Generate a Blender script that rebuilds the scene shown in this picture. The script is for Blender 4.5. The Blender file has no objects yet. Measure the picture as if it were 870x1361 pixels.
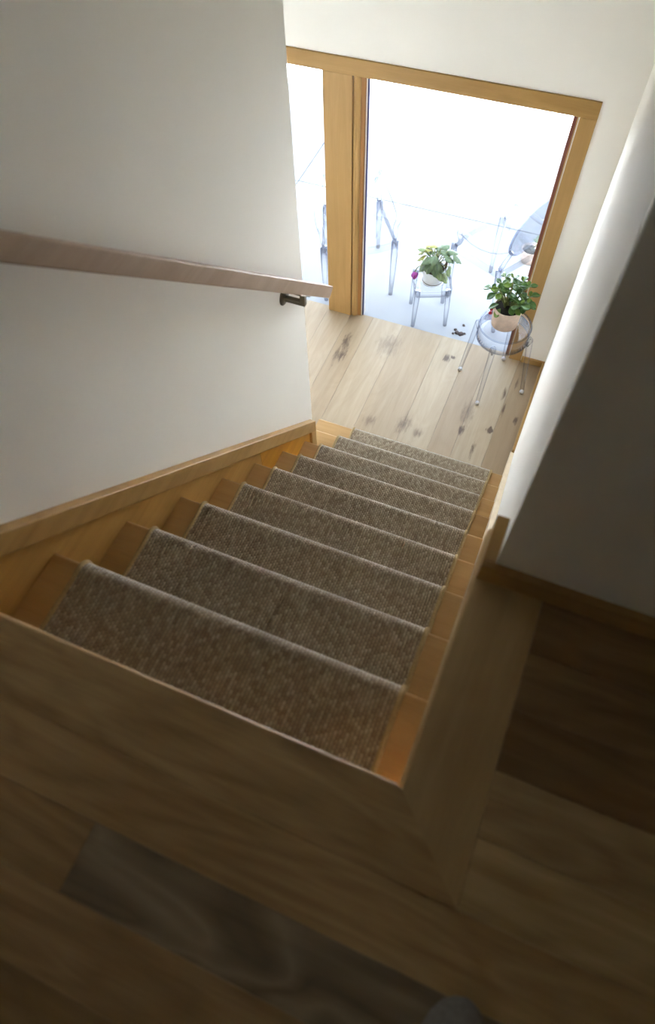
import bpy, bmesh, math, random
from mathutils import Vector, Matrix, Euler

# ------------------------------------------------------------------ scale
S = 0.8            # every length below is in stair units; S turns it into metres
scene = bpy.context.scene
col = scene.collection
random.seed(7)

# ------------------------------------------------------------------ camera
F, CX, CY = 900.2275, 415.3831, 697.5489
RV = Vector((2.59224562, 0.51212236, -0.19372584))
RM = Matrix.Rotation(RV.length, 3, RV.normalized())     # world -> camera (x right, y down, z forward)
cam_d = bpy.data.cameras.new('camera')
cam = bpy.data.objects.new('camera', cam_d)
col.objects.link(cam)
cam_d.sensor_fit = 'HORIZONTAL'
cam_d.sensor_width = 36.0
cam_d.lens = F / 870.0 * 36.0
cam_d.shift_x = (435.0 - CX) / 870.0
cam_d.shift_y = (CY - 680.5) / 870.0
c2w = RM.transposed() @ Matrix(((1, 0, 0), (0, -1, 0), (0, 0, -1)))
cam.matrix_world = Matrix.Translation(Vector((-0.0199, -0.2408, 1.4460)) * S) @ c2w.to_4x4()
cam_d.clip_start = 0.02
cam_d.dof.use_dof = True
cam_d.dof.focus_distance = 4.15 * S
cam_d.dof.aperture_fstop = 4.0
scene.camera = cam

# ------------------------------------------------------------------ daylight, exposure
SKY = 3.6
SUN = 215.0
world = bpy.data.worlds.new('overcast_sky')
scene.world = world
world.use_nodes = True
bg = world.node_tree.nodes['Background']
bg.inputs[0].default_value = (0.78, 0.88, 1.0, 1)
bg.inputs[1].default_value = SKY
sun_d = bpy.data.lights.new('sun', 'SUN')
sun_d.energy = SUN
sun_d.angle = math.radians(3)
sun_d.color = (1.0, 1.0, 1.0)
sun = bpy.data.objects.new('sun', sun_d)
col.objects.link(sun)
sun.rotation_euler = Vector((0.46, -0.42, 0.78)).to_track_quat('Z', 'Y').to_euler()
vs = scene.view_settings
vs.view_transform = 'Standard'
vs.look = 'None'
vs.gamma = 1.0
vs.use_curve_mapping = False
vs.exposure = 0.8
scene.cycles.max_bounces = 16
scene.cycles.diffuse_bounces = 10
scene.cycles.glossy_bounces = 6
scene.cycles.transmission_bounces = 12
scene.cycles.transparent_max_bounces = 40
scene.cycles.sample_clamp_indirect = 0.0
scene.cycles.caustics_reflective = False
scene.cycles.caustics_refractive = False

# ------------------------------------------------------------------ materials
class NT:
    def __init__(s, name):
        s.m = bpy.data.materials.new(name)
        s.m.use_nodes = True
        s.t = s.m.node_tree
        s.b = s.t.nodes['Principled BSDF']
        s.out = s.t.nodes['Material Output']
    def n(s, typ, **kw):
        nd = s.t.nodes.new(typ)
        for k, v in kw.items():
            setattr(nd, k, v)
        return nd
    def l(s, a, b):
        s.t.links.new(a, b)
    def val(s, sock, v):
        if hasattr(v, 'links') or hasattr(v, 'is_linked'):
            s.l(v, sock)
        else:
            sock.default_value = v
    def math(s, op, a, b=0.0, clamp=False):
        nd = s.n('ShaderNodeMath', operation=op, use_clamp=clamp)
        s.val(nd.inputs[0], a); s.val(nd.inputs[1], b)
        return nd.outputs[0]
    def mix(s, fac, a, b, mode='MIX'):
        nd = s.n('ShaderNodeMix', data_type='RGBA', blend_type=mode)
        s.val(nd.inputs[0], fac); s.val(nd.inputs[6], a); s.val(nd.inputs[7], b)
        return nd.outputs[2]
    def noise(s, vec, scale, detail=4, rough=0.55, dist=0.0):
        nd = s.n('ShaderNodeTexNoise')
        nd.inputs['Scale'].default_value = scale
        nd.inputs['Detail'].default_value = detail
        nd.inputs['Roughness'].default_value = rough
        nd.inputs['Distortion'].default_value = dist
        if vec is not None: s.l(vec, nd.inputs['Vector'])
        return nd.outputs[0]
    def ramp(s, fac, stops):
        nd = s.n('ShaderNodeValToRGB')
        cr = nd.color_ramp
        while len(cr.elements) < len(stops): cr.elements.new(0.5)
        for e, (p, c) in zip(cr.elements, stops):
            e.position = p; e.color = c if len(c) == 4 else (*c, 1)
        s.l(fac, nd.inputs[0])
        return nd.outputs[0]
    def mapping(s, vec, scale=(1, 1, 1), loc=(0, 0, 0), rot=(0, 0, 0)):
        nd = s.n('ShaderNodeMapping')
        nd.inputs['Scale'].default_value = scale
        nd.inputs['Location'].default_value = loc
        nd.inputs['Rotation'].default_value = rot
        s.l(vec, nd.inputs['Vector'])
        return nd.outputs[0]
    def bump(s, h, strength=0.2, dist=0.002):
        nd = s.n('ShaderNodeBump')
        nd.inputs['Strength'].default_value = strength
        nd.inputs['Distance'].default_value = dist
        s.l(h, nd.inputs['Height'])
        s.l(nd.outputs[0], s.b.inputs['Normal'])

def c4(c): return (*c, 1)

def wood(name, axis, light, dark, rough=0.45, swirl=0.0, knots=(), contrast=1.0, rand=0.0):
    """sawn timber, grain running along axis 0/1/2 of the object"""
    w = NT(name)
    tc = w.n('ShaderNodeTexCoord').outputs['Object']
    oi = w.n('ShaderNodeObjectInfo')
    off = w.n('ShaderNodeVectorMath', operation='SCALE')
    cmb = w.n('ShaderNodeCombineXYZ')
    for i, k in enumerate((13.7, 29.1, 7.3)):
        w.l(w.math('MULTIPLY', oi.outputs['Random'], k), cmb.inputs[i])
    add = w.n('ShaderNodeVectorMath', operation='ADD')
    w.l(tc, add.inputs[0]); w.l(cmb.outputs[0], add.inputs[1])
    v = add.outputs[0]
    sc = [16.0, 16.0, 16.0]; sc[axis] = 1.3
    sf = [420.0, 420.0, 420.0]; sf[axis] = 9.0
    broad = w.noise(w.mapping(v, sc), 1.0, 5, 0.6, 0.9 + swirl)
    fine = w.noise(w.mapping(v, sf), 1.0, 3, 0.7)
    ssw = [9.0, 9.0, 9.0] if swirl > 1 else [6.5, 6.5, 6.5]; ssw[axis] = 2.2 if swirl > 1 else 1.6
    sw = w.noise(w.mapping(v, ssw), 1.0, 2, 0.5, 0.6)
    rings = w.math('ABSOLUTE', w.math('SUBTRACT', w.math('FRACT', w.math('MULTIPLY', sw, 8.0 if swirl > 1 else 9.0)), 0.5))
    rings = w.math('MULTIPLY', rings, 2.0)
    f = w.math('ADD', w.math('MULTIPLY', broad, 0.75), w.math('MULTIPLY', fine, 0.25))
    f = w.math('ADD', w.math('MULTIPLY', f, 1.0 - swirl * 0.22), w.math('MULTIPLY', rings, swirl * 0.22))
    lo, hi = 0.5 - 0.2 / contrast, 0.5 + 0.2 / contrast
    base = w.ramp(f, [(max(0, lo), dark), (min(1, hi), light)])
    base = w.mix(1.0, base, oi.outputs['Color'], 'MULTIPLY')
    if knots:
        pos = w.n('ShaderNodeNewGeometry').outputs['Position']
        wob = w.noise(w.mapping(pos, (75, 16, 30)), 1.0, 4, 0.65)
        tot = None
        for (kx, ky, rx, ry, s) in knots:
            m = w.mapping(pos, (1 / (rx * S), 1 / (ry * S), 0), (-kx / rx, -ky / ry, 0))
            ln = w.n('ShaderNodeVectorMath', operation='LENGTH'); w.l(m, ln.inputs[0])
            d = w.math('ADD', ln.outputs['Value'], w.math('MULTIPLY', w.math('SUBTRACT', wob, 0.5), 2.6))
            k = w.math('MULTIPLY', w.math('SUBTRACT', 1.0, d, True), s * 1.25)
            tot = k if tot is None else w.math('MAXIMUM', tot, k)
        base = w.mix(w.math('MINIMUM', tot, 0.9), base, (0.10, 0.065, 0.045, 1))
    w.l(base, w.b.inputs['Base Color'])
    w.b.inputs['Roughness'].default_value = rough
    w.b.inputs['Specular IOR Level'].default_value = 0.35
    w.bump(fine, 0.12, 0.001)
    return w.m

def plain(name, c, rough=0.5, metal=0.0, var=0.06, scale=18.0, bump=0.0, bscale=300.0, spec=0.5):
    w = NT(name)
    tc = w.n('ShaderNodeTexCoord').outputs['Object']
    nz = w.noise(tc, scale, 4)
    a = tuple(max(0, x * (1 - var)) for x in c); b = tuple(min(1, x * (1 + var)) for x in c)
    w.l(w.ramp(nz, [(0.3, a), (0.7, b)]), w.b.inputs['Base Color'])
    w.b.inputs['Roughness'].default_value = rough
    w.b.inputs['Metallic'].default_value = metal
    w.b.inputs['Specular IOR Level'].default_value = spec
    if bump:
        w.bump(w.noise(tc, bscale, 3), bump, 0.001)
    return w.m

def clear(name, face, edge, power=2.0, ior=1.46, rough=0.02):
    """clear sheet: what passes through it is tinted by the longer path near its edges"""
    w = NT(name)
    w.t.nodes.remove(w.b)
    lw = w.n('ShaderNodeLayerWeight'); lw.inputs['Blend'].default_value = 0.5
    fc = w.math('POWER', lw.outputs['Facing'], power)
    tr = w.n('ShaderNodeBsdfTransparent')
    w.l(w.mix(fc, c4(face), c4(edge)), tr.inputs['Color'])
    gl = w.n('ShaderNodeBsdfGlossy'); gl.inputs['Roughness'].default_value = rough
    fr = w.n('ShaderNodeFresnel'); fr.inputs['IOR'].default_value = ior
    geo = w.n('ShaderNodeNewGeometry')
    mx = w.n('ShaderNodeMixShader')
    w.l(w.math('MULTIPLY', w.math('SUBTRACT', 1.0, geo.outputs['Backfacing']), w.math('MINIMUM', fr.outputs[0], 0.6)), mx.inputs[0])
    w.l(tr.outputs[0], mx.inputs[1]); w.l(gl.outputs[0], mx.inputs[2])
    w.l(mx.outputs[0], w.out.inputs['Surface'])
    return w.m

def carpet_mat():
    w = NT('loop_pile_carpet')
    tc = w.n('ShaderNodeTexCoord').outputs['Object']
    sp = w.n('ShaderNodeSeparateXYZ'); w.l(tc, sp.inputs[0])
    PX, PY = 0.0078, 0.0105
    col_i = w.math('DIVIDE', sp.outputs[0], PX)
    odd = w.math('MODULO', w.math('FLOOR', col_i), 2.0)
    run = w.math('ADD', w.math('SUBTRACT', sp.outputs[1], sp.outputs[2]), w.math('MULTIPLY', odd, PY / 2))
    row_i = w.math('DIVIDE', run, PY)
    bx = w.math('SINE', w.math('MULTIPLY', w.math('FRACT', col_i), math.pi))
    by = w.math('SINE', w.math('MULTIPLY', w.math('FRACT', row_i), math.pi))
    h = w.math('MULTIPLY', bx, w.math('ADD', w.math('MULTIPLY', by, 0.4), 0.6))
    cm = w.n('ShaderNodeCombineXYZ')
    w.l(w.math('FLOOR', col_i), cm.inputs[0]); w.l(w.math('FLOOR', row_i), cm.inputs[1])
    wn = w.n('ShaderNodeTexWhiteNoise', noise_dimensions='2D'); w.l(cm.outputs[0], wn.inputs['Vector'])
    blot = w.noise(tc, 55.0, 3)
    f = w.math('ADD', w.math('MULTIPLY', wn.outputs['Value'], 0.55), w.math('MULTIPLY', blot, 0.45))
    base = w.ramp(f, [(0.12, (0.25, 0.185, 0.125)), (0.45, (0.37, 0.30, 0.21)), (0.68, (0.46, 0.385, 0.28)), (0.9, (0.62, 0.53, 0.41))])
    base = w.mix(w.math('MULTIPLY', w.math('SUBTRACT', 1.0, h), 0.62), base, (0.13, 0.10, 0.07, 1))
    w.l(base, w.b.inputs['Base Color'])
    w.b.inputs['Roughness'].default_value = 0.95
    w.b.inputs['Specular IOR Level'].default_value = 0.1
    w.b.inputs['Sheen Weight'].default_value = 1.0
    w.b.inputs['Sheen Roughness'].default_value = 0.35
    w.bump(h, 0.7, 0.004)
    return w.m

KNOTS = [(-1.455, 3.37, .032, .10, 1.1), (-1.43, 3.24, .036, .11, 1.0), (-1.47, 3.22, .02, .16, .7), (-.665, 3.48, .03, .05, 1.2), (-.62, 3.5, .018, .02, 2.0),
         (-.17, 2.93, .03, .035, 2.2), (-.36, 2.86, .025, .06, 1.2), (-.36, 3.02, .05, .16, .45), (-.02, 3.08, .022, .05, .9),
         (-.16, 3.3, .018, .07, .8), (-.13, 3.15, .014, .07, .9), (-.76, 2.76, .06, .11, .55), (-1.12, 3.45, .10, .14, .4),
         (-1.0, 2.7, .05, .06, .45), (-.64, 2.72, .04, .05, .5), (-.235, 2.72, .015, .1, .9), (-.1, 3.42, .014, .09, .6)]
M = {}
M['wall'] = plain('warm_white_wall_paint', (0.875, 0.855, 0.805), 0.75, var=0.01, scale=3, bump=0.05, bscale=500, spec=0.25)
M['ceiling'] = plain('white_ceiling_paint', (0.89, 0.88, 0.85), 0.85, var=0.01)
M['oak_x'] = wood('oiled_oak_floor_grain_across', 0, (0.64, 0.47, 0.265), (0.36, 0.24, 0.12), 0.42, swirl=0.55, contrast=1.1)
M['oak_y'] = wood('oiled_oak_border_grain_along', 1, (0.64, 0.475, 0.27), (0.48, 0.335, 0.18), 0.42, swirl=0.3)
M['oak_swirl'] = wood('dark_figured_oak', 0, (0.40, 0.31, 0.21), (0.20, 0.15, 0.10), 0.42, swirl=1.9, contrast=0.9)
M['landing'] = wood('knotty_pale_oak_landing', 1, (0.46, 0.385, 0.285), (0.345, 0.275, 0.19), 0.38, swirl=0.3, knots=KNOTS)
M['tread'] = wood('honey_oak_stair_tread', 0, (0.57, 0.37, 0.165), (0.43, 0.26, 0.10), 0.42)
M['trim_y'] = wood('varnished_trim_grain_along', 1, (0.47, 0.285, 0.10), (0.33, 0.185, 0.055), 0.4)
M['panel_y'] = wood('varnished_stringer_board', 1, (0.52, 0.30, 0.09), (0.37, 0.20, 0.05), 0.42)
M['panel_bounce_tint'] = wood('bounce_tinted_orange_board', 1, (0.62, 0.30, 0.035), (0.46, 0.20, 0.02), 0.4)  # more orange board, with sunlit inter-reflection put into its colour
M['trim_x'] = wood('varnished_trim_grain_across', 0, (0.47, 0.285, 0.10), (0.33, 0.185, 0.055), 0.4)
M['trim_z'] = wood('varnished_trim_grain_upright', 2, (0.50, 0.31, 0.125), (0.39, 0.23, 0.08), 0.38)
M['trim_painted_lit'] = wood('stringer_timber_painted_lit', 1, (0.74, 0.62, 0.44), (0.62, 0.49, 0.32), 0.4)  # window light falling on the stringer is put into this paler tone
M['rail'] = wood('brown_oak_handrail', 1, (0.45, 0.32, 0.225), (0.33, 0.225, 0.15), 0.5)
M['carpet'] = carpet_mat()
M['binding'] = plain('tan_carpet_binding', (0.42, 0.31, 0.16), 0.85, var=0.15, scale=200, bump=0.3, bscale=900, spec=0.1)
M['bronze'] = plain('dark_bronze_metal', (0.16, 0.14, 0.11), 0.38, 0.85)
M['pane'] = clear('window_glass', (0.97, 0.98, 0.985), (0.7, 0.78, 0.85), 4.0, 1.45, 0.0)
M['acrylic'] = clear('clear_polycarbonate', (0.972, 0.976, 0.985), (0.16, 0.21, 0.38), 2.7, 1.5, 0.03)
M['acrylic_out'] = clear('clear_polycarbonate_chair', (0.965, 0.972, 0.985), (0.03, 0.05, 0.15), 2.6, 1.5, 0.05)
M['acrylic_rim'] = clear('clear_polycarbonate_rim', (0.88, 0.90, 0.95), (0.13, 0.17, 0.32), 1.6, 1.5, 0.05)
M['gasket'] = plain('dark_blue_glazing_gasket', (0.035, 0.035, 0.13), 0.6)
M['bead'] = plain('pale_weather_seal', (0.66, 0.62, 0.58), 0.5)
M['redwood'] = plain('red_brown_outer_reveal', (0.22, 0.075, 0.05), 0.5)
M['concrete'] = plain('pale_concrete', (0.305, 0.32, 0.34), 0.9, var=0.04, scale=5, bump=0.1, bscale=120)
M['joint'] = plain('grey_joint_sand', (0.055, 0.055, 0.06), 0.95)
M['terracotta'] = plain('pale_terracotta', (0.66, 0.52, 0.43), 0.8, var=0.12, scale=30)
M['whitepot'] = plain('white_glazed_ceramic', (0.82, 0.86, 0.92), 0.3, var=0.02)
M['soil'] = plain('dark_potting_soil', (0.022, 0.016, 0.012), 0.95, var=0.5, scale=120, bump=0.8, bscale=250)
M['jade'] = plain('glossy_jade_leaf', (0.075, 0.165, 0.035), 0.3, var=0.4, scale=25)
M['jade_pale'] = plain('fresh_jade_leaf', (0.16, 0.27, 0.045), 0.32, var=0.3, scale=25)
M['stem'] = plain('green_brown_stem', (0.17, 0.20, 0.06), 0.6, var=0.3)
M['red'] = plain('red_berry_skin', (0.45, 0.02, 0.04), 0.4)
M['magenta'] = plain('magenta_petal', (0.46, 0.06, 0.42), 0.5, var=0.25, scale=60)
M['dead'] = plain('dry_brown_foliage', (0.13, 0.085, 0.055), 0.9, var=0.5, scale=60)
M['crumb'] = plain('dark_dry_debris', (0.05, 0.035, 0.035), 0.9, var=0.4, scale=80)
M['shoe'] = plain('grey_felt_upper', (0.29, 0.28, 0.27), 0.95, var=0.15, scale=120, bump=0.3, bscale=700, spec=0.1)
M['sole'] = plain('black_rubber_sole', (0.02, 0.02, 0.02), 0.8)
M['outer_wall'] = plain('pale_outside_render', (0.7, 0.7, 0.7), 0.9)

def variegated(name, edge, mid, heart):
    w = NT(name)
    uv = w.n('ShaderNodeTexCoord').outputs['UV']
    sp = w.n('ShaderNodeSeparateXYZ'); w.l(uv, sp.inputs[0])
    u = w.math('ABSOLUTE', w.math('SUBTRACT', sp.outputs[0], 0.5))
    vein = w.math('ABSOLUTE', w.math('SINE', w.math('MULTIPLY', w.math('SUBTRACT', sp.outputs[1], w.math('MULTIPLY', u, 0.9)), 17.0)))
    nz = w.noise(w.mapping(uv, (5, 5, 5)), 1.0, 3)
    f = w.math('ADD', w.math('MULTIPLY', u, 1.3), w.math('ADD', w.math('MULTIPLY', vein, 0.42), w.math('MULTIPLY', w.math('SUBTRACT', nz, 0.5), 0.6)))
    w.l(w.ramp(f, [(0.08, heart), (0.30, mid), (0.62, edge), (0.9, mid)]), w.b.inputs['Base Color'])
    w.b.inputs['Roughness'].default_value = 0.5
    return w.m
M['leaf_green'] = variegated('green_variegated_leaf', (0.11, 0.175, 0.07), (0.045, 0.085, 0.035), (0.02, 0.03, 0.02))
M['leaf_yellow'] = variegated('yellow_variegated_leaf', (0.30, 0.30, 0.03), (0.14, 0.16, 0.03), (0.12, 0.03, 0.02))
M['leaf_lime'] = variegated('lime_variegated_leaf', (0.20, 0.27, 0.09), (0.10, 0.15, 0.05), (0.04, 0.05, 0.03))

# ------------------------------------------------------------------ mesh helpers (units scaled by S on linking)
class MB:
    def __init__(s): s.v = []; s.f = []; s.sm = []
    def add(s, vs, fs, smooth=False):
        o = len(s.v); s.v += [tuple(v) for v in vs]
        for f in fs: s.f.append([i + o for i in f]); s.sm.append(smooth)
        return s
    def box(s, x0, x1, y0, y1, z0, z1):
        return s.add([(x0, y0, z0), (x1, y0, z0), (x1, y1, z0), (x0, y1, z0), (x0, y0, z1), (x1, y0, z1), (x1, y1, z1), (x0, y1, z1)],
                     [(0, 3, 2, 1), (4, 5, 6, 7), (0, 1, 5, 4), (1, 2, 6, 5), (2, 3, 7, 6), (3, 0, 4, 7)])
    def prism(s, poly, a0, a1, axis=2, smooth=False):
        """poly: counter-clockwise list of 2D points; extruded from a0 to a1 along axis"""
        n = len(poly)
        def P(p, a):
            return {0: (a, p[0], p[1]), 1: (p[0], a, p[1]), 2: (p[0], p[1], a)}[axis]
        vs = [P(p, a0) for p in poly] + [P(p, a1) for p in poly]
        fs = [list(range(n))[::-1], list(range(n, 2 * n))] + [(i, (i + 1) % n, n + (i + 1) % n, n + i) for i in range(n)]
        if axis == 1: fs = [tuple(reversed(f)) for f in fs]
        return s.add(vs, fs, smooth)
    def tube(s, pts, rad, seg=10, cap=True, flat=1.0):
        pts = [Vector(p) for p in pts]
        rs = rad if isinstance(rad, (list, tuple)) else [rad] * len(pts)
        rings = []; up = None
        for i, p in enumerate(pts):
            t = (pts[min(i + 1, len(pts) - 1)] - pts[max(i - 1, 0)]).normalized()
            if up is None:
                up = Vector((0, 0, 1)) if abs(t.z) < 0.9 else Vector((1, 0, 0))
            a = t.cross(up).normalized(); b = a.cross(t).normalized(); up = b
            rings.append([p + (a * math.cos(q) + b * math.sin(q) * flat) * rs[i] for q in [2 * math.pi * k / seg for k in range(seg)]])
        vs = [v for r in rings for v in r]; fs = []
        for i in range(len(pts) - 1):
            for k in range(seg):
                fs.append((i * seg + k, (i + 1) * seg + k, (i + 1) * seg + (k + 1) % seg, i * seg + (k + 1) % seg))
        if cap:
            fs.append(tuple(range(seg)))
            fs.append(tuple(reversed(range((len(pts) - 1) * seg, len(pts) * seg))))
        fs = [tuple(reversed(f)) for f in fs]
        fs = [tuple(reversed(f)) for f in fs]
        return s.add(vs, fs, True)
    def lathe(s, prof, seg=32, c=(0, 0, 0), close=False):
        vs = []; fs = []
        n = len(prof)
        for k in range(seg):
            a = 2 * math.pi * k / seg
            for r, z in prof: vs.append((c[0] + r * math.cos(a), c[1] + r * math.sin(a), c[2] + z))
        for k in range(seg):
            k2 = (k + 1) % seg
            for i in range(n - 1 if not close else n):
                j = (i + 1) % n
                fs.append((k * n + i, k2 * n + i, k2 * n + j, k * n + j))
        return s.add(vs, fs, True)
    def build(s, name, mat, parent=None, loc=(0, 0, 0), bevel=0.0, seg=2, sel=None, color=None, autosmooth=True):
        me = bpy.data.meshes.new(name)
        bm = bmesh.new()
        bv = [bm.verts.new(Vector(v) * S) for v in s.v]
        for f, sm in zip(s.f, s.sm):
            try:
                fc = bm.faces.new([bv[i] for i in f]); fc.smooth = sm
            except ValueError: pass
        bmesh.ops.remove_doubles(bm, verts=bm.verts, dist=1e-6)
        bmesh.ops.recalc_face_normals(bm, faces=bm.faces)
        if bevel:
            ed = [e for e in bm.edges if len(e.link_faces) == 2 and e.calc_face_angle(0) > 0.5]
            if sel: ed = [e for e in ed if sel(e.verts[0].co / S, e.verts[1].co / S)]
            bmesh.ops.bevel(bm, geom=ed, offset=bevel * S, segments=seg, profile=0.5, affect='EDGES', clamp_overlap=True)
            if seg > 2:
                for f in bm.faces: f.smooth = True
        bm.to_mesh(me); bm.free()
        me.materials.append(mat)
        o = bpy.data.objects.new(name, me)
        col.objects.link(o)
        o.location = Vector(loc) * S
        if bevel and seg > 2:
            wn = o.modifiers.new('weighted_normal', 'WEIGHTED_NORMAL')
            wn.weight = 100; wn.mode = 'FACE_AREA'
        if parent: o.parent = parent
        if color: o.color = (*color, 1)
        return o

def empty(name, loc=(0, 0, 0), rz=0.0):
    o = bpy.data.objects.new(name, None)
    o.empty_display_size = 0.05
    col.objects.link(o)
    o.location = Vector(loc) * S
    o.rotation_euler.z = rz
    return o

def tag(o, label=None, cat=None, group=None, kind=None):
    if label: o['label'] = label
    if cat: o['category'] = cat
    if group: o['group'] = group
    if kind: o['kind'] = kind
    return o

def inst(src, parent, loc, rot=(0, 0, 0), scl=1.0, name=None):
    c = src.copy()
    col.objects.link(c)
    c.parent = parent
    c.location = Vector(loc) * S
    c.rotation_euler = rot
    c.scale = (scl,) * 3 if isinstance(scl, (int, float)) else scl
    return c

# ------------------------------------------------------------------ stair geometry
H, D = 0.25175, 0.27          # rise and going
N = 9
ZL = -10 * H                  # landing level
XL, XR = -1.142, 0.042        # wall faces left and right of the flight
XT0, XT1 = -1.118, 0.016      # treads between the stringers
YW = 0.51                     # face of the upper wall that looks at the camera
YF = 3.655                    # inner face of the window wall
CEIL = 3.0
def nose(y): return -(y / D) * H

# ------------------------------------------------------------------ room shell
def struct(o, label, cat=None): return tag(o, label, cat, kind='structure')
w = MB().prism([(-3.2, ZL - .2), (2.04, ZL - .2), (2.04, CEIL), (-3.2, CEIL)], XL - .13, XL, 0)
struct(w.build('wall_left', M['wall'], bevel=.004, seg=3), 'tall warm white wall left of the stairs, carrying the handrail')
w = MB().prism([(XR, YW), (.30, YW + .02), (.30, YF + .12), (XR, YF + .12)], ZL - .2, CEIL)
struct(w.build('wall_right', M['wall']), 'narrow lit white wall face right of the lower stairs')
w = MB().prism([(XR + .004, YW - .0008), (2.6, YW - .0008), (2.6, YW + .15), (.30, YW + .15), (.30, YW + .0195)], -.3, CEIL)
struct(w.build('wall_front', M['wall']), 'dark shaded white wall above the upper floor at right')
w = MB().box(-6.0, 6.0, YF, YF + .12, -.610, CEIL)
w.box(-.134, 6.0, YF, YF + .12, ZL - .2, -.610)
struct(w.build('wall_far', M['wall']), 'white wall above and right of the big window')
struct(MB().box(-3.42, -3.3, 2.04 - .13, YF + .12, ZL - .2, CEIL).build('wall_end', M['wall']), 'white end wall of the lower landing, out of view')
struct(MB().box(-3.3, XL - .13, 2.04 - .13, 2.04, ZL - .2, CEIL).build('wall_side', M['wall']), 'white landing wall running behind the stair wall, out of view')
struct(MB().box(2.6, 2.72, -3.2, YW + .15, -.3, CEIL).build('wall_upper', M['wall']), 'white side wall of the upper room, out of view')
struct(MB().box(XL - .13, 2.72, -3.32, -3.2, -.3, CEIL).build('wall_near', M['wall']), 'white wall of the upper room behind the viewer')
struct(MB().box(-3.42, 2.72, -3.32, YF + .12, CEIL, CEIL + .12).build('ceiling', M['ceiling']), 'white ceiling over stairs and upper room')

# upper floor: a slab, boards one by one and the mitred border round the well
fl = MB().prism([(XL, -3.2), (2.6, -3.2), (2.6, YW), (.168, YW), (.168, -.168), (XL, -.168)], -.25, -.03)
floor = struct(fl.build('floor', M['tread']), 'dim upper oak floor around the stairwell in the foreground')
EDGE = .0007
def plank_x(y0, y1, x0, x1, tone, mat='oak_x', z=0.0):
    cx, cy = (x0 + x1) / 2, (y0 + y1) / 2
    g = .0003
    return MB().box(x0 - cx + g, x1 - cx - g, y0 - cy + g, y1 - cy - g, -.03, z).build('plank', M[mat], floor, (cx, cy, 0), EDGE, 1, color=tone)
rows = [-.169, -.302, -.435, -.568, -.701, -.834, -.967]
joints = [
    [(XL, 1.05, (1.0, .92, .84)), (1.05, 2.6, (.85, .8, .75))],
    [(XL, -.5315, (.92, .84, .78)), (-.5315, .86, None), (.86, 2.6, (1, 1, 1))],
    [(XL, .44, (.90, .82, .78)), (.44, 2.6, (1, .95, .9))],
    [(XL, -.1, (.74, .66, .6)), (-.1, 2.6, (.9, .85, .8))],
    [(XL, .5, (.9, .85, .8)), (.5, 2.6, (.8, .8, .8))],
    [(XL, .1, (1, .95, .9)), (.1, 2.6, (.8, .75, .7))],
]
for i, row in enumerate(joints):
    for (x0, x1, tone) in row:
        plank_x(rows[i + 1], rows[i], x0, x1, tone or (1, 1, 1), 'oak_swirl' if tone is None else 'oak_x')
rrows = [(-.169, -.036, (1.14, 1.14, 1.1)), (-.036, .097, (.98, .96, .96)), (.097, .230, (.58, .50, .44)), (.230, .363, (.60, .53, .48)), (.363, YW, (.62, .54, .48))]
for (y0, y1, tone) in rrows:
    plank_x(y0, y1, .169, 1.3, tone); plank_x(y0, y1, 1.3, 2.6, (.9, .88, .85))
BW = .169
inner_y = lambda a, b: abs(a.y) < 1e-4 and abs(b.y) < 1e-4
inner_x = lambda a, b: abs(a.x) < 1e-4 and abs(b.x) < 1e-4
bo = MB().prism([(XL + .002, 0), (XL + .002, -BW + .001), (BW, -BW + .001), (0, 0)], -.045, 0)
bo.build('border_board', M['oak_x'], floor, bevel=.013, seg=4, sel=inner_y, color=(.96, .9, .82))
bo = MB().prism([(.0012, 0), (BW, -BW + .0012), (BW - .001, YW), (.04, YW), (.04, .633), (.0012, .633)], -.045, 0)
b2 = bo.build('border_board', M['oak_y'], floor, bevel=.013, seg=4, sel=lambda a, b: abs(a.x) < 2e-3 and abs(b.x) < 2e-3, color=(.98, .93, .86))

# landing floor
LX = [-3.3, -2.9, -2.5, -2.3, -2.105, -1.91, -1.72, -1.527, -1.34, -1.09, -.762, -.535, -.365, -.142, XR]
fl2 = MB().box(-3.3, XR, 2.04, YF + .05, ZL - .2, ZL - .03)
floor2 = struct(fl2.build('floor', M['tread']), 'sunlit pale oak landing floor at the foot of the stairs')
tones = [(1, 1, 1)] * 5 + [(.98, .93, .86), (1.0, .95, .88), (.90, .83, .74), (1.03, 1.0, .95), (.97, .92, .85), (1.04, 1.02, .97), (.90, .84, .77), (1.06, 1.04, 1.0), (.84, .76, .66)]
for i in range(len(LX) - 1):
    x0, x1 = LX[i], LX[i + 1]; cx = (x0 + x1) / 2
    y0 = 2.42 if x1 > -1.2 else 2.04
    y0, y1 = (2.42 if x0 > -1.3 else 2.45), YF + .035
    if x1 < -1.3: y0 = 2.05
    cy = (y0 + y1) / 2
    MB().box(x0 - cx + .0004, x1 - cx - .0004, y0 - cy, y1 - cy, -.03, 0).build('plank', M['landing'], floor2, (cx, cy, ZL), .0011, 1, color=tones[i])

# baseboards
BH = .068
b = MB().box(.20 - .188, 2.6, YW - .02, YW, 0, BH)
struct(b.build('baseboard_front', M['trim_x'], bevel=.003, seg=2), 'brown oak baseboard under the dark wall at right', 'baseboard')
b = MB().box(.012, XR, YW, .633, 0, BH)
struct(b.build('baseboard_return', M['trim_y'], bevel=.003, seg=2), 'short oak baseboard return round the wall corner above the stairs', 'baseboard')
b = MB().box(XR - .018, XR, 2.78, YF, ZL, ZL + .05)
struct(b.build('baseboard_right', M['trim_y'], bevel=.002, seg=2), 'narrow oak baseboard along the lit right wall of the landing', 'baseboard')
b = MB().box(-.13, XR - .018, YF - .018, YF, ZL, ZL + .05)
struct(b.build('baseboard_far', M['trim_x'], bevel=.002, seg=2), 'short oak baseboard under the window wall beside the jamb', 'baseboard')

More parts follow.
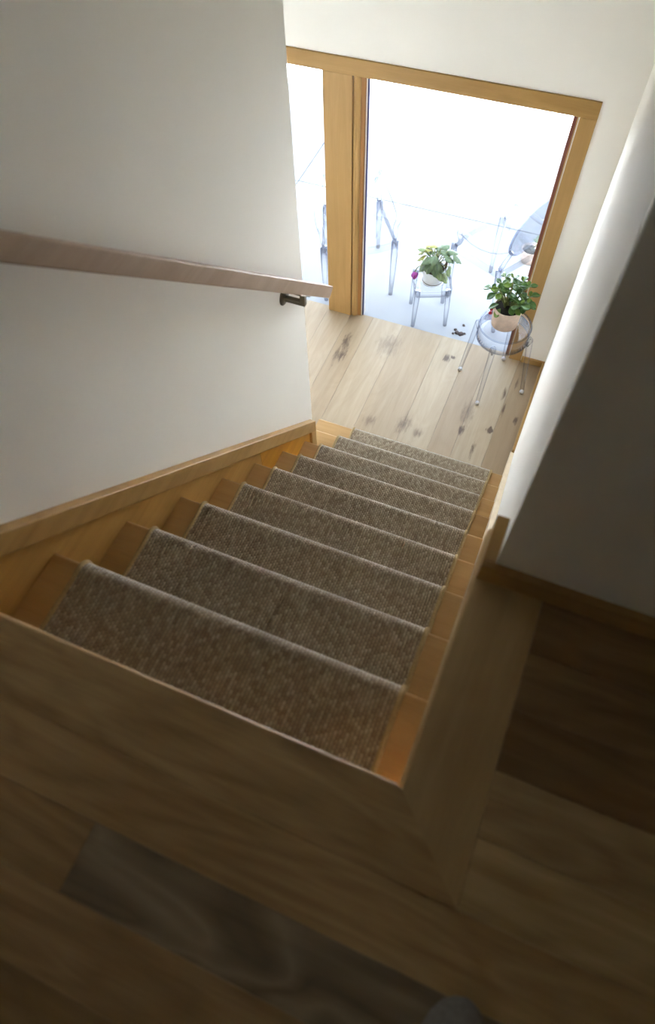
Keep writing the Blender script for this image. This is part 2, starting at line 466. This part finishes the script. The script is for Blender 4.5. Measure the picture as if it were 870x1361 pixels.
# ------------------------------------------------------------------ window
win = struct(empty('window_1', (-.93, YF, ZL)), 'tall floor length window with oak frame over the landing', 'window')
def wp(mb, name, mat, bevel=.003, label=None, color=None):
    o = mb.build(name, M[mat], None, bevel=bevel, seg=2, color=color)
    o.parent = win; o.location = -Vector((-.93, YF, ZL)) * S
    if label: o['label'] = label
    return o
FO = YF - .012                # front face of the frame, slightly proud of the plaster
wp(MB().box(-3.3, -.134, FO, YF + .10, -.697, -.606), 'head_rail', 'trim_x')
wp(MB().prism([(-.224, FO), (-.134, FO), (-.134, YF + .10), (-.205, YF + .10)], ZL, -.697), 'jamb', 'trim_z')
wp(MB().box(-1.712, -1.522, FO + .002, YF + .09, ZL, -.697), 'mullion', 'trim_z', label='broad flat oak mullion board between the panes')
wp(MB().prism([(-1.518, FO + .014), (-1.50, FO + .006), (-1.484, FO + .012), (-1.474, FO + .022), (-1.474, YF + .09), (-1.518, YF + .09)], ZL, -.697), 'rounded_stop', 'trim_z', .002)
wp(MB().prism([(-1.474, FO + .026), (-1.452, FO + .026), (-1.446, FO + .034), (-1.446, YF + .09), (-1.474, YF + .09)], ZL, -.697), 'glazing_bead', 'trim_z', .002, color=(.8, .62, .5))
wp(MB().box(-1.446, -1.438, FO + .036, YF + .08, ZL, -.697), 'seal', 'bead', .001)
wp(MB().box(-1.438, -1.428, FO + .040, YF + .036, ZL, -.697), 'gasket', 'gasket', .001)
wp(MB().box(-1.438, -1.428, YF + .036, YF + .08, ZL, -.697), 'outer_seal', 'bead', .001)
for k, xx in enumerate((-.231, -.237)):
    wp(MB().box(xx, xx + .006, FO + .012 + .006 * k, YF + .08, ZL, -.697), 'seal', 'bead' if k == 0 else 'trim_z', .001)
wp(MB().box(-.258, -.237, FO + .030, YF + .08, ZL, -.697), 'reveal', 'redwood', .002)
wp(MB().box(-1.428, -.258, YF + .035, YF + .043, ZL - .02, -.690), 'pane', 'pane', 0)
wp(MB().box(-1.446, -.237, YF - .005, YF + .045, ZL - .06, ZL - .031), 'sill', 'bead', .001)
win2 = struct(empty('window_2', (-2.4, YF, ZL)), 'narrow side pane left of the broad oak mullion', 'window')
def wp2(mb, name, mat, bevel=.003):
    o = mb.build(name, M[mat], None, bevel=bevel, seg=2)
    o.parent = win2; o.location = -Vector((-2.4, YF, ZL)) * S
wp2(MB().box(-3.0, -1.712, YF + .035, YF + .043, ZL - .02, -.690), 'pane', 'pane', 0)
wp2(MB().box(-3.1, -3.0, FO, YF + .10, ZL, -.697), 'jamb', 'trim_z')
wp2(MB().box(-3.0, -1.712, YF - .005, YF + .045, ZL - .06, ZL - .031), 'sill', 'bead', .001)

# ------------------------------------------------------------------ patio outside
ZG = ZL - .03
pat = struct(MB().box(-9, 8, YF + .046, 16, ZG - .2, ZG - .012).build('patio', M['joint']), 'bleached pale concrete patio outside the window', 'patio')
px = [-9, -5.6, -2.643, 2.4, 8]
py = [YF + .046, 5.152, 7.0, 8.9, 11, 13.5, 16]
for i in range(len(px) - 1):
    for j in range(len(py) - 1):
        if j > 3 and (i + j) % 1: continue
        cx, cy = (px[i] + px[i + 1]) / 2, (py[j] + py[j + 1]) / 2
        gx, gy = (px[i + 1] - px[i]) / 2 - .004, (py[j + 1] - py[j]) / 2 - .004
        MB().box(-gx, gx, -gy, gy, -.015, 0).build('concrete_slab', M['concrete'], pat, (cx, cy, ZG), .004, 1)
struct(MB().box(-9, 8, 2.5, YF + .04, ZL - .45, ZL - .2).build('trim_1', M['outer_wall']), 'house footing under the window wall, out of view')

# ------------------------------------------------------------------ staircase
st = tag(empty('staircase', (-.55, 1.2, ZL)), 'honey oak staircase of nine treads descending to the landing', 'staircase')
OFF = Vector((-.55, 1.2, ZL))
def sp(mb, name, mat, bevel=.002, seg=2, label=None, color=None, sel=None):
    o = mb.build(name, M[mat], None, bevel=bevel, seg=seg, color=color, sel=sel)
    o.parent = st; o.location = -OFF * S
    if label: o['label'] = label
    return o
NB = .012                     # carpet thickness in front of / above the wooden nosing
OV = .030                     # nosing overhang
TT = .034
for k in range(1, N + 1):
    y1, z1 = k * D - NB, -k * H - NB
    y0 = (k - 1) * D - NB - OV - .02
    xa = XT0 if k < 8 else XL - .13
    y0b = y0
    mb = MB().box(xa, XT1, y0b, y1, z1 - TT, z1)
    t = mb.build('tread', M['tread'], None, bevel=.012, seg=3, sel=lambda a, b, y1=y1: abs(a.y - y1) < 1e-4 and abs(b.y - y1) < 1e-4 and abs(a.x - b.x) > .1)
    t.parent = st; t.location = -OFF * S
    v = .92 + .16 * ((k * 37) % 10) / 10; t.color = (v, v * .98, v * .95, 1)
for k in range(1, N + 2):
    y1 = (k - 1) * D - NB - OV
    z1 = -(k - 1) * H - NB - TT if k > 1 else -.045
    z0 = -k * H - NB if k <= N else ZL
    xa = XT0 if k < 9 else XL - .13
    r = MB().box(xa, XT1, y1 - .02, y1, z0, z1)
    sp(r, 'riser', 'tread', .001, 1)
# left: recessed stringer board in two lengths, framed by a proud rail and an end post
def band(y0, y1, lo, hi): return [(y0, lo(y0)), (y1, lo(y1)), (y1, hi(y1)), (y0, hi(y0))]
top = lambda y: .012 - .9515 * y + .158
bot = lambda y: top(y) - .098
low = lambda y: nose(y) - .42
YE = 2.005
sp(MB().prism(band(-.02, 1.39, low, lambda y: top(y) - .05), XL, XT0 - .001, 0), 'stringer', 'panel_y', .001, 1)
sp(MB().prism(band(1.39, YE, low, lambda y: top(y) - .05), XL, XT0 - .001, 0), 'stringer', 'panel_bounce_tint', .001, 1, label='orange lower length of the left stringer, bounced sunlight painted into its colour')
sp(MB().prism(band(-.02, YE, bot, top), XL, XT0 + .014, 0), 'stringer_rail', 'trim_y', .004, 3, label='proud oak rail capping the left stringer')
sp(MB().prism([(YE - .062, top(YE) - .45), (YE, top(YE) - .47), (YE, bot(YE) + .001), (YE - .062, bot(YE - .062) + .001)], XL, XT0 + .014, 0), 'end_post', 'trim_z', .003, 2)
# right: stringer with a flat top edge
pts = [(.02, -.5), (.45, -.9), (2.25, ZL + .001), (2.80, ZL + .001), (2.74, nose(2.74) + .10), (.50, nose(.50) + .10), (.40, -.047), (.02, -.047)]
sp(MB().prism(pts, XT1, XR, 0), 'stringer', 'trim_painted_lit', .003, 2, label='right stringer with window light painted in as a pale tone, against the lit wall')

# ------------------------------------------------------------------ carpet runner
XC0, XC1 = -1.022, -.058
def runner_profile():
    """outer surface of the runner in (y, z)"""
    P = []
    for k in range(1, N + 1):
        yi = (k - 1) * D - NB - OV + NB            # face of carpet on the riser above
        z = -k * H
        for a in range(4):                          # soft inner corner
            q = math.radians(180 + a * 30)
            P.append((yi + .012 + .012 * math.cos(q), z + .012 + .012 * math.sin(q)))
        r = .038
        yc, zc = k * D - r, z - r + .006
        P.append((yc - .05, z))
        for a in range(10):
            q = math.radians(90 - a * 14)
            P.append((yc + r * math.cos(q), zc + r * math.sin(q)))
        P.append((k * D - NB - OV + NB + .004, z - NB - TT - .01))
        P.append((k * D - NB - OV + NB, z - NB - TT - .02))
    P.append((N * D - OV, ZL + .002))
    return P
PR = runner_profile()
def ribbon(prof, x0, x1, th):
    """closed strip: profile and the same profile moved inward by th"""
    n = len(prof); inn = []
    for i in range(n):
        a = Vector(prof[max(i - 1, 0)]); b = Vector(prof[min(i + 1, n - 1)])
        t = (b - a).normalized(); nrm = Vector((t.y, -t.x))
        inn.append((prof[i][0] + nrm.x * th, prof[i][1] + nrm.y * th))
    vs = [(x0, p[0], p[1]) for p in prof] + [(x1, p[0], p[1]) for p in prof] + [(x0, p[0], p[1]) for p in inn] + [(x1, p[0], p[1]) for p in inn]
    fs = []
    for i in range(n - 1):
        fs += [(i, i + 1, n + i + 1, n + i), (2 * n + i, 3 * n + i, 3 * n + i + 1, 2 * n + i + 1),
               (i, 2 * n + i, 2 * n + i + 1, i + 1), (n + i, n + i + 1, 3 * n + i + 1, 3 * n + i)]
    fs += [(0, n, 3 * n, 2 * n), (n - 1, 3 * n - 1, 4 * n - 1, 2 * n - 1)]
    return MB().add(vs, fs, True)
ru = ribbon(PR, XC0 + .006, XC1 - .006, .0095).build('stair_runner', M['carpet'])
ru.data.set_sharp_from_angle(angle=math.radians(75))
tag(ru, 'speckled brown looped carpet runner running down the middle of the stairs', 'carpet')
for x in (XC0 + .005, XC1 - .005):
    t = MB().tube([(x, p[0], p[1] - .003) for p in PR], .008, 8)
    t.build('edge_binding', M['binding'], ru)

# ------------------------------------------------------------------ handrail
hr = tag(empty('handrail', (-1.056, 1.2, nose(1.2) + 1.1)), 'brown oak handrail on the left wall with dark metal bracket', 'handrail')
HO = Vector((-1.056, 1.2, nose(1.2) + 1.1))
def hp(mb, name, mat, parent=None, **kw):
    o = mb.build(name, M[mat], None, **kw)
    if parent is None: o.parent = hr; o.location = -HO * S
    else: o.parent = parent
    return o
def rz_(y): return -.9070 * y
y0, y1 = -.25, 2.150
zb, zt = 1.035, 1.112
ux = .060
dy = .045
poly = [(y0, rz_(y0) + zb), (y1 - dy, rz_(y1 - dy) + zb), (y1, rz_(y1) + zt), (y0, rz_(y0) + zt)]
hp(MB().prism(poly, -1.096, -1.034, 0), 'rail', 'rail', bevel=.005, seg=3)
yb = 1.84
zr = rz_(yb) + zb
pl = hp(MB().lathe([(0, 0), (.044, 0), (.044, .004), (.040, .008), (0, .009)], 24), 'wall_plate', 'bronze')
pl.parent = hr; pl.rotation_euler = (0, math.radians(90), 0)
pl.location = (Vector((XL, yb, -.665)) - HO) * S
ar = hp(MB().box(XL + .006, -1.036, yb - .011, yb + .011, -.690, -.668).box(-1.060, -1.036, yb - .011, yb + .011, -.668, zr + .012), 'bracket_arm', 'bronze', bevel=.003, seg=2)
sd = hp(MB().prism([(yb - .05, rz_(yb - .05) + zb - .006), (yb + .05, rz_(yb + .05) + zb - .006), (yb + .05, rz_(yb + .05) + zb + .001), (yb - .05, rz_(yb - .05) + zb + .001)], -1.066, -1.034, 0), 'saddle', 'bronze', bevel=.001, seg=1)

# ------------------------------------------------------------------ clear stool with the jade plant
CS = Vector((-.2915, 3.3716, ZL))
stool = tag(empty('clear_stool', CS), 'round clear plastic stool on the landing holding the jade plant', 'stool')
SH = .565
MB().lathe([(0, SH - .006), (.150, SH - .006), (.163, SH + .004), (.1725, SH + .002), (.176, SH - .01), (.178, SH - .10), (.172, SH - .102), (.168, SH - .02), (.150, SH - .018), (0, SH - .018)], 48).build('seat', M['acrylic'], stool)
MB().lathe([(.173 + .0055 * math.cos(math.radians(q)), SH + .003 + .0055 * math.sin(math.radians(q))) for q in range(0, 360, 40)], 48, close=True).build('seat_rim', M['acrylic_rim'], stool)
MB().lathe([(.1750, SH - .104), (.1760, SH - .106), (.1785, SH - .106), (.179, SH - .101), (.176, SH - .099)], 48, close=True).build('apron_rim', M['acrylic_rim'], stool)
for a in (173, 263, 354, 82):
    q = math.radians(a); dx, dy_ = math.cos(q), math.sin(q)
    P = []
    for t in [0, .04, .1, .3, .6, .85, .97, 1.0]:
        r = .184 + (.246 - .184) * t
        P.append((dx * r, dy_ * r, (SH - .035) * (1 - t) + .004))
    MB().tube(P, [.006, .020, .021, .019, .0165, .0145, .0145, .010], 14).build('leg', M['acrylic'], stool)
    lg = MB().tube([(dx * .2445, dy_ * .2445, .018), (dx * .246, dy_ * .246, 0)], [.0155, .014], 14).build('foot_cap', M['bead'], stool)
    MB().tube([(dx * .180, dy_ * .180, SH - .115), (dx * .196, dy_ * .196, SH - .060), (dx * .186, dy_ * .186, SH - .045)], [.008, .012, .005], 10).build('bracket', M['acrylic_out'], stool)

def leaf_mesh(name, L, W, mat, kind='obovate', cup=.15, droop=.3, thick=.0):
    """one leaf lying along +y from its stalk at the origin"""
    nu, nv = 5, 8
    vs = []; uvs = []; fs = []
    for j in range(nv + 1):
        t = j / nv
        if kind == 'obovate': wv = W * (math.sin(math.pi * t ** 1.35) ** .75) if 0 < t < 1 else 0
        else: wv = W * (math.sin(math.pi * t ** .7) ** .8) if 0 < t < 1 else 0
        wv = max(wv, .0006)
        for i in range(nu + 1):
            u = i / nu * 2 - 1
            wavy = (.06 * L * math.sin(t * 19) * abs(u) ** 2) if kind != 'obovate' else 0
            vs.append((u * wv, t * L, -droop * L * t * t + cup * wv * u * u * (1 if kind == 'obovate' else -1.2) + wavy)); uvs.append((i / nu, t))
    n0 = len(vs)
    for j in range(nv):
        for i in range(nu):
            a = j * (nu + 1) + i
            fs.append((a, a + 1, a + nu + 2, a + nu + 1))
    if thick:
        top_f = list(fs)
        vs += [(v[0] * .96, v[1], v[2] - thick * math.sin(math.pi * min(1, max(0, v[1] / L))) - .0004) for v in vs]; uvs += uvs
        fs += [(d + n0, c + n0, b + n0, a + n0) for (a, b, c, d) in top_f]
        ring = [i for i in range(nu + 1)] + [j * (nu + 1) + nu for j in range(1, nv + 1)] + [nv * (nu + 1) + i for i in range(nu - 1, -1, -1)] + [j * (nu + 1) for j in range(nv - 1, 0, -1)]
        for a, b in zip(ring, ring[1:] + ring[:1]): fs.append((b, a, a + n0, b + n0))
    me = bpy.data.meshes.new(name)
    me.from_pydata([tuple(x * S for x in v) for v in vs], [], fs)
    uvl = me.uv_layers.new(name='UVMap')
    for p in me.polygons:
        p.use_smooth = True
        for li in p.loop_indices: uvl.data[li].uv = uvs[me.loops[li].vertex_index]
    me.materials.append(mat)
    return me

def leaf_obj(me, parent, base, azim, pitch, roll=0, scl=1.0):
    o = bpy.data.objects.new('leaf', me)
    col.objects.link(o); o.parent = parent
    d = Vector((math.cos(azim) * math.cos(pitch), math.sin(azim) * math.cos(pitch), math.sin(pitch)))
    yv = d; xv = Vector((math.sin(azim), -math.cos(azim), 0)); zv = xv.cross(yv)
    m = Matrix((xv, yv, zv)).transposed() @ Matrix.Rotation(roll, 3, 'Y')
    o.matrix_local = Matrix.Translation(Vector(base) * S) @ m.to_4x4() @ Matrix.Scale(scl, 4)
    return o

# --- jade plant in a pale terracotta pot, standing on the stool
JP = CS + Vector((-.014, .018, SH - .0045))
jade = tag(empty('jade_plant', JP), 'glossy green jade plant in a pale terracotta pot on the clear stool', 'plant')
PH = .150
MB().lathe([(0, 0), (.083, 0), (.0875, .004), (.0945, PH - .006), (.0945, PH - .001), (.092, PH), (.0875, PH - .001), (.0865, PH - .02), (0, PH - .02)], 40).build('pot', M['terracotta'], jade)
so = MB().lathe([(0, PH - .012), (.03, PH - .010), (.06, PH - .013), (.0855, PH - .016), (.0855, PH - .0195), (0, PH - .0195)], 28).build('soil', M['soil'], jade)
jl = [leaf_mesh('jade_leaf', .070, .0235, M['jade'], 'obovate', .25, .12, .009), leaf_mesh('jade_leaf', .066, .024, M['jade'], 'obovate', .3, .35, .009), leaf_mesh('jade_leaf', .062, .021, M['jade_pale'], 'obovate', .3, .05, .009)]
rj = random.Random(12)
branches = [  # azimuth, tilt from vertical, length
    (190, 24, .16), (110, 10, .20), (165, 55, .15), (40, 32, .17), (355, 48, .12), (335, 35, .10), (75, 50, .17), (5, 62, .115), (125, 38, .18), (30, 55, .13), (150, 30, .15), (60, 25, .14)]
for bi, (az, tl, ln) in enumerate(branches):
    a, t0 = math.radians(az), math.radians(tl)
    P = []
    for i in range(6):
        u = i / 5; tt = t0 * (.55 + .45 * u)
        P.append((.022 * math.cos(a) + math.sin(tt) * math.cos(a) * ln * u, .022 * math.sin(a) + math.sin(tt) * math.sin(a) * ln * u, PH - .014 + math.cos(tt) * ln * u))
    MB().tube(P, [.0065, .006, .0055, .005, .0045, .003], 7).build('stem', M['stem'], jade)
    pairs = 3 if ln > .16 else 2
    for pi_ in range(pairs):
        u = 1 - pi_ * .26
        i = min(4, int(u * 5)); f = u * 5 - i
        pt = Vector(P[i]).lerp(Vector(P[min(i + 1, 5)]), f)
        turn = a + (math.pi / 2 if pi_ % 2 else 0) + rj.uniform(-.3, .3)
        for sgn in (0, math.pi):
            leaf_obj(jl[rj.choice((0, 0, 1, 1, 2))], jade, pt, turn + sgn + rj.uniform(-.25, .25), rj.uniform(-.25, .55), rj.uniform(-.5, .5), rj.uniform(.72, 1.15))
    leaf_obj(jl[2], jade, P[-1], a + 1.2, .9, 0, .6); leaf_obj(jl[0], jade, P[-1], a + 4.3, .8, 0, .6)
for (az, rr, zz, pt, k, sc) in [(232, .085, .165, -1.0, 2, 1.15), (205, .085, .172, -.1, 1, 1.0), (300, .035, .18, -.35, 0, .95), (330, .06, .172, -.4, 2, 1.0)]:
    q = math.radians(az)
    leaf_obj(jl[k], jade, (math.cos(q) * rr * .8, math.sin(q) * rr * .8, zz), q, pt, .1, sc)
for k, (ax, ay, az) in enumerate([(-.101, -.030, .118), (-.103, -.036, .092)]):
    MB().lathe([(0, -.013), (.009, -.008), (.012, 0), (.008, .009), (0, .013)], 10).build('berry', M['red'], jade, (ax, ay, az))

# ------------------------------------------------------------------ low clear table outside with the variegated plant
TB = Vector((-.955, 3.905, ZG))
table = tag(empty('side_table', TB, math.radians(22)), 'low square clear plastic table outside the window holding the white pot', 'table')
TH, TW = .36, .142
r_ = .03
sq = []
for (cx, cy, a0) in ((TW - r_, TW - r_, 0), (-TW + r_, TW - r_, 90), (-TW + r_, -TW + r_, 180), (TW - r_, -TW + r_, 270)):
    for k in range(5):
        q = math.radians(a0 + k * 22.5); sq.append((cx + r_ * math.cos(q), cy + r_ * math.sin(q)))
MB().prism(sq, TH - .012, TH).build('table_top', M['acrylic_out'], table, bevel=.003, seg=2)
ap = MB()
n = len(sq)
ap.add([(x, y, TH - .012) for x, y in sq] + [(x, y, TH - .06) for x, y in sq] + [(x * .96, y * .96, TH - .012) for x, y in sq] + [(x * .96, y * .96, TH - .06) for x, y in sq],
       [(i, n + i, n + (i + 1) % n, (i + 1) % n) for i in range(n)] + [(2 * n + i, 2 * n + (i + 1) % n, 3 * n + (i + 1) % n, 3 * n + i) for i in range(n)] + [(n + i, 3 * n + i, 3 * n + (i + 1) % n, n + (i + 1) % n) for i in range(n)], True)
ap.build('apron', M['acrylic_out'], table)
for sx in (-1, 1):
    for sy in (-1, 1):
        MB().tube([(sx * .115, sy * .115, TH - .02), (sx * .122, sy * .122, TH * .5), (sx * .128, sy * .128, .0)], [.022, .019, .015], 10).build('leg', M['acrylic_out'], table)

BP = Vector((-.948, 3.885, ZG + TH))
beg = tag(empty('variegated_plant', BP), 'variegated leafy plant in a white pot on the low clear table outside', 'plant')
QH = .118
MB().lathe([(0, 0), (.072, 0), (.088, .008), (.090, .016), (.084, .017), (.070, .012), (0, .012)], 36).build('saucer', M['whitepot'], beg)
MB().lathe([(.0800, .0125), (.0815, .0165), (.0800, .0205)], 36, close=True).build('shadow_gap', M['dead'], beg).name = 'painted_shadow_ring'  # dark ring stands in for the shade between pot and saucer
MB().lathe([(0, .012), (.074, .012), (.0785, .018), (.0855, QH), (.0815, QH), (.080, QH - .02), (0, QH - .02)], 36).build('pot', M['whitepot'], beg)
MB().lathe([(0, QH - .006), (.05, QH - .012), (.079, QH - .016), (.079, QH - .0195), (0, QH - .0195)], 24).build('soil', M['soil'], beg)
bl = {'g': leaf_mesh('broad_leaf', .090, .037, M['leaf_green'], 'heart', .3, .35), 'y': leaf_mesh('broad_leaf', .088, .035, M['leaf_yellow'], 'heart', .3, .45),
      'l': leaf_mesh('broad_leaf', .092, .038, M['leaf_lime'], 'heart', .25, .3), 'd': leaf_mesh('broad_leaf', .085, .03, M['dead'], 'heart', .5, .6)}
spec = [  # kind, azimuth, base radius, base height, pitch, scale
    ('l', 172, .085, .245, .05, .7), ('y', 150, .05, .235, .1, 1.0), ('y', 178, .07, .205, -.35, 1.0), ('y', 120, .05, .25, .15, .85), ('y', 200, .06, .17, -.6, .9),
    ('g', 215, .02, .215, -.15, 1.05), ('g', 240, .02, .20, -.3, 1.0), ('g', 80, .03, .245, .1, 1.1), ('g', 30, .03, .255, .05, 1.1), ('g', 60, .05, .262, .2, .9),
    ('g', 10, .12, .255, -.45, 1.1), ('g', 300, .02, .20, -.3, .95), ('l', 330, .055, .125, -.25, 1.15), ('l', 345, .12, .185, -1.1, .95), ('d', 0, .085, .215, -1.0, 1.0),
    ('g', 270, .0, .225, -.1, .9), ('y', 100, .08, .23, -.1, .8), ('l', 195, .09, .16, -1.1, 1.0), ('g', 140, .02, .225, 0, 1.0), ('g', 320, .05, .18, -.5, .7),
    ('g', 225, .055, .185, -.5, .9), ('g', 255, .045, .19, -.45, .9), ('g', 290, .05, .175, -.5, .85), ('y', 165, .085, .225, -.3, .9), ('g', 60, .02, .235, .15, 1.0),
    ('g', 355, .07, .245, -.1, .9), ('l', 310, .06, .14, -.4, .8), ('y', 135, .075, .245, .0, .8), ('g', 20, .085, .265, .0, .85), ('l', 40, .05, .25, -.1, .8)]
for (k, az, rr, zz, pt, sc) in spec:
    q = math.radians(az)
    bx, by = math.cos(q) * rr, math.sin(q) * rr
    leaf_obj(bl[k], beg, (bx, by, zz), q, pt, 0, sc)
    MB().tube([(bx * .15, by * .15, QH - .014), (bx * .5, by * .5, QH + (zz - QH) * .7), (bx, by, zz)], [.004, .0035, .003], 6).build('stem', M['stem'], beg)
rb = random.Random(4)
for k in range(16):
    q = rb.uniform(0, 6.28); r0, r1 = rb.uniform(0, .04), rb.uniform(.04, .085)
    MB().tube([(math.cos(q) * r0, math.sin(q) * r0, QH - .01), (math.cos(q) * (r0 + r1) / 2, math.sin(q) * (r0 + r1) / 2, QH + rb.uniform(.02, .06)), (math.cos(q + .4) * r1, math.sin(q + .4) * r1, QH + rb.uniform(-.002, .04))], [.0035, .004, .002], 5).build('dry_stem', M['dead'], beg)
fl_ = MB()
fo = Vector((-.128, -.058, .075))
pet = leaf_mesh('petal', .05, .028, M['magenta'], 'heart', .5, .6)
flw = empty('flower'); flw.parent = beg; flw.location = fo * S
for k in range(6):
    o = leaf_obj(pet, flw, (0, 0, .012), math.radians(60 * k), -.75, 0, 1.0); o.name = 'petal'
MB().tube([(-.02, -.01, QH - .01), (-.08, -.035, QH + .035), (-.115, -.052, QH + .01), (-.128, -.058, .09)], [.004, .004, .0035, .005], 7).build('stem', M['stem'], beg)

# ------------------------------------------------------------------ clear armchairs outside
def arc(p0, p1, p2, n=8):
    p0, p1, p2 = Vector(p0), Vector(p1), Vector(p2)
    return [(p0 * (1 - t) ** 2 + p1 * 2 * t * (1 - t) + p2 * t * t) for t in [i / n for i in range(n + 1)]]
def armchair(loc, rz, label, scl=1.0):
    """faces local +y; seat .53 high"""
    r = tag(empty('clear_armchair', loc, rz), label, 'chair')
    r.scale = (scl, scl, 1.0)
    A = M['acrylic_out']
    zs = .53
    seat = [(-.26, .23), (-.20, -.22), (.20, -.22), (.26, .23), (.13, .262), (0, .272), (-.13, .262)]
    MB().prism(seat, zs - .02, zs).build('seat', A, r, bevel=.007, seg=3)
    n = len(seat)
    ap = MB()
    for i in range(n):
        (xa, ya), (xb, yb_) = seat[i], seat[(i + 1) % n]
        ap.add([(xa, ya, zs - .02), (xb, yb_, zs - .02), (xb, yb_, zs - .075), (xa, ya, zs - .075), (xa * .97, ya * .97, zs - .02), (xb * .97, yb_ * .97, zs - .02), (xb * .97, yb_ * .97, zs - .075), (xa * .97, ya * .97, zs - .075)],
               [(0, 3, 2, 1), (4, 5, 6, 7), (3, 7, 6, 2)])
    ap.build('apron', A, r)
    for sx in (-1, 1):
        MB().tube([(sx * .245, .225, zs - .01), (sx * .243, .225, .25), (sx * .238, .222, 0)], [.026, .021, .015], 10).build('leg', A, r)
        MB().tube([(sx * .195, -.205, zs - .01), (sx * .198, -.24, .25), (sx * .21, -.30, 0)], [.025, .02, .015], 10).build('leg', A, r)
        # arm: leaves the back, sweeps forward, curls down to the seat side
        P = arc((sx * .195, -.262, .74), (sx * .26, -.17, .66), (sx * .272, .04, .665), 8) + arc((sx * .272, .04, .665), (sx * .275, .19, .70), (sx * .262, .175, .635), 6)[1:] + arc((sx * .262, .175, .635), (sx * .250, .14, .58), (sx * .248, .20, zs - .005), 8)[1:]
        MB().tube(P, [.015 + .006 * math.sin(math.pi * i / (len(P) - 1)) for i in range(len(P))], 10).build('armrest', A, r)
        MB().tube([(sx * .19, -.21, zs), (sx * .185, -.235, .62), (sx * .165, -.255, .70)], [.02, .016, .013], 10).build('back_post', A, r)
    # oval back, leaning away from the seat
    bt = empty('backrest'); bt.parent = r
    bt.location = Vector((0, -.275, .845)) * S; bt.rotation_euler = (math.radians(14), 0, 0)
    def ov(a, b, k=36): return [(a * math.cos(2 * math.pi * i / k), b * math.sin(2 * math.pi * i / k)) for i in range(k)]
    o1 = ov(.205, .25)
    bt_panel = MB().prism(o1, -.007, .007, 1); bt_panel.build('oval_panel', A, bt, bevel=.003, seg=2)
    rim = MB(); pts_ = [(x, 0, z) for x, z in ov(.212, .257, 48)]
    rim.tube(pts_ + [pts_[0]], .009, 10, cap=False).build('oval_rim', M['acrylic_rim'], bt)
    return r
def face(dx, dy_): return math.atan2(-dx, dy_)
armchair((-.555, 4.235, ZG), face(-.355, .22), 'clear oval backed armchair outside at right, its back turned to the window')
armchair((-1.665, 4.115, ZG), face(.46, -.89), 'clear armchair outside at left, partly hidden behind the broad mullion', 1.12)

# small potted sprig behind the right chair
pp_ = tag(empty('small_potted_sprig', (-.36, 4.80, ZG)), 'small pinkish pot with a twig outside behind the clear oval chair back', 'plant')
MB().lathe([(0, 0), (.06, 0), (.08, .12), (.074, .12), (.07, .10), (0, .10)], 24).build('pot', M['terracotta'], pp_)
MB().lathe([(0, .105), (.0705, .101), (0, .1005)], 20).build('soil', M['soil'], pp_)
MB().tube([(0, 0, .1), (.03, -.01, .17), (.07, 0, .22)], .004, 6).build('stem', M['stem'], pp_)
for k, (az, pt) in enumerate([(10, .3), (120, .5), (330, .2), (200, .6)]):
    leaf_obj(jl[0], pp_, (.05, 0, .19), math.radians(az), pt, 0, .9)

# dark crumbs on the patio by the glass
rc = random.Random(5)
CRUMB = ['small dark crumb outside the glass, middle left of the scattered crumbs', 'dark crumb in the middle of the scattered crumbs outside the glass',
         'largest dark crumb outside the glass, close to the clear stool', 'dark crumb furthest from the glass, alone above the others',
         'tiny dark crumb nearest the landing floor, leftmost of the scatter', 'small dark crumb outside the glass, rightmost of the scatter beside the stool']
for k, (x, y, r) in enumerate([(-.695, 3.816, .014), (-.672, 3.79, .018), (-.64, 3.785, .022), (-.646, 3.885, .012), (-.70, 3.77, .010), (-.615, 3.80, .012)]):
    mb = MB()
    pf = [(0, 0), (r * .9, .001), (r, .004), (r * .6, r * .55), (0, r * .7)]
    mb.lathe(pf, 7)
    mb.v = [(v[0] * rc.uniform(.7, 1.3), v[1] * rc.uniform(.7, 1.4), v[2]) for v in mb.v]
    o = mb.build('soil_crumb', M['crumb'], None, (x, y, ZG))
    tag(o, CRUMB[k], 'crumb', 'dark crumbs on the patio by the glass')

# ------------------------------------------------------------------ tip of the viewer's shoe on the upper floor
SHP = Vector((.226, -.288, 0))
shoe = tag(empty('shoe', SHP, math.radians(-4)), 'rounded toe of a grey felt shoe at the bottom edge of the upper floor', 'shoe')
def shoe_ring(y, w, h, z0, n=20):
    R = []
    for k in range(n):
        q = 2 * math.pi * k / n
        x = w * math.copysign(abs(math.cos(q)) ** .8, math.cos(q)); z = math.sin(q)
        R.append((x, y, z0 + (h * max(0, z) ** .9 if z > 0 else 0)))
    return R
secs = [(-.002, .004, .012, .016), (-.008, .022, .024, .015), (-.022, .040, .036, .014), (-.045, .052, .046, .013), (-.08, .060, .055, .012), (-.12, .062, .064, .012), (-.17, .058, .080, .012), (-.22, .050, .095, .012), (-.27, .045, .105, .012), (-.32, .045, .11, .012), (-.345, .03, .09, .012), (-.352, .004, .05, .02)]
ns = 20
vs = [v for (y, w_, h_, z_) in secs for v in shoe_ring(y, w_, h_, z_, ns)]
fs = [(i * ns + k, i * ns + (k + 1) % ns, (i + 1) * ns + (k + 1) % ns, (i + 1) * ns + k) for i in range(len(secs) - 1) for k in range(ns)]
fs += [tuple(range(ns)), tuple(range((len(secs) - 1) * ns, len(secs) * ns))]
MB().add(vs, fs, True).build('upper', M['shoe'], shoe)
out = [(max(.002, w_ - .003), y) for (y, w_, h_, z_) in secs]; so_poly = [(x, y) for x, y in out] + [(-x, y) for x, y in reversed(out)]
MB().prism(so_poly, 0, .016).build('sole', M['sole'], shoe, bevel=.003, seg=2)
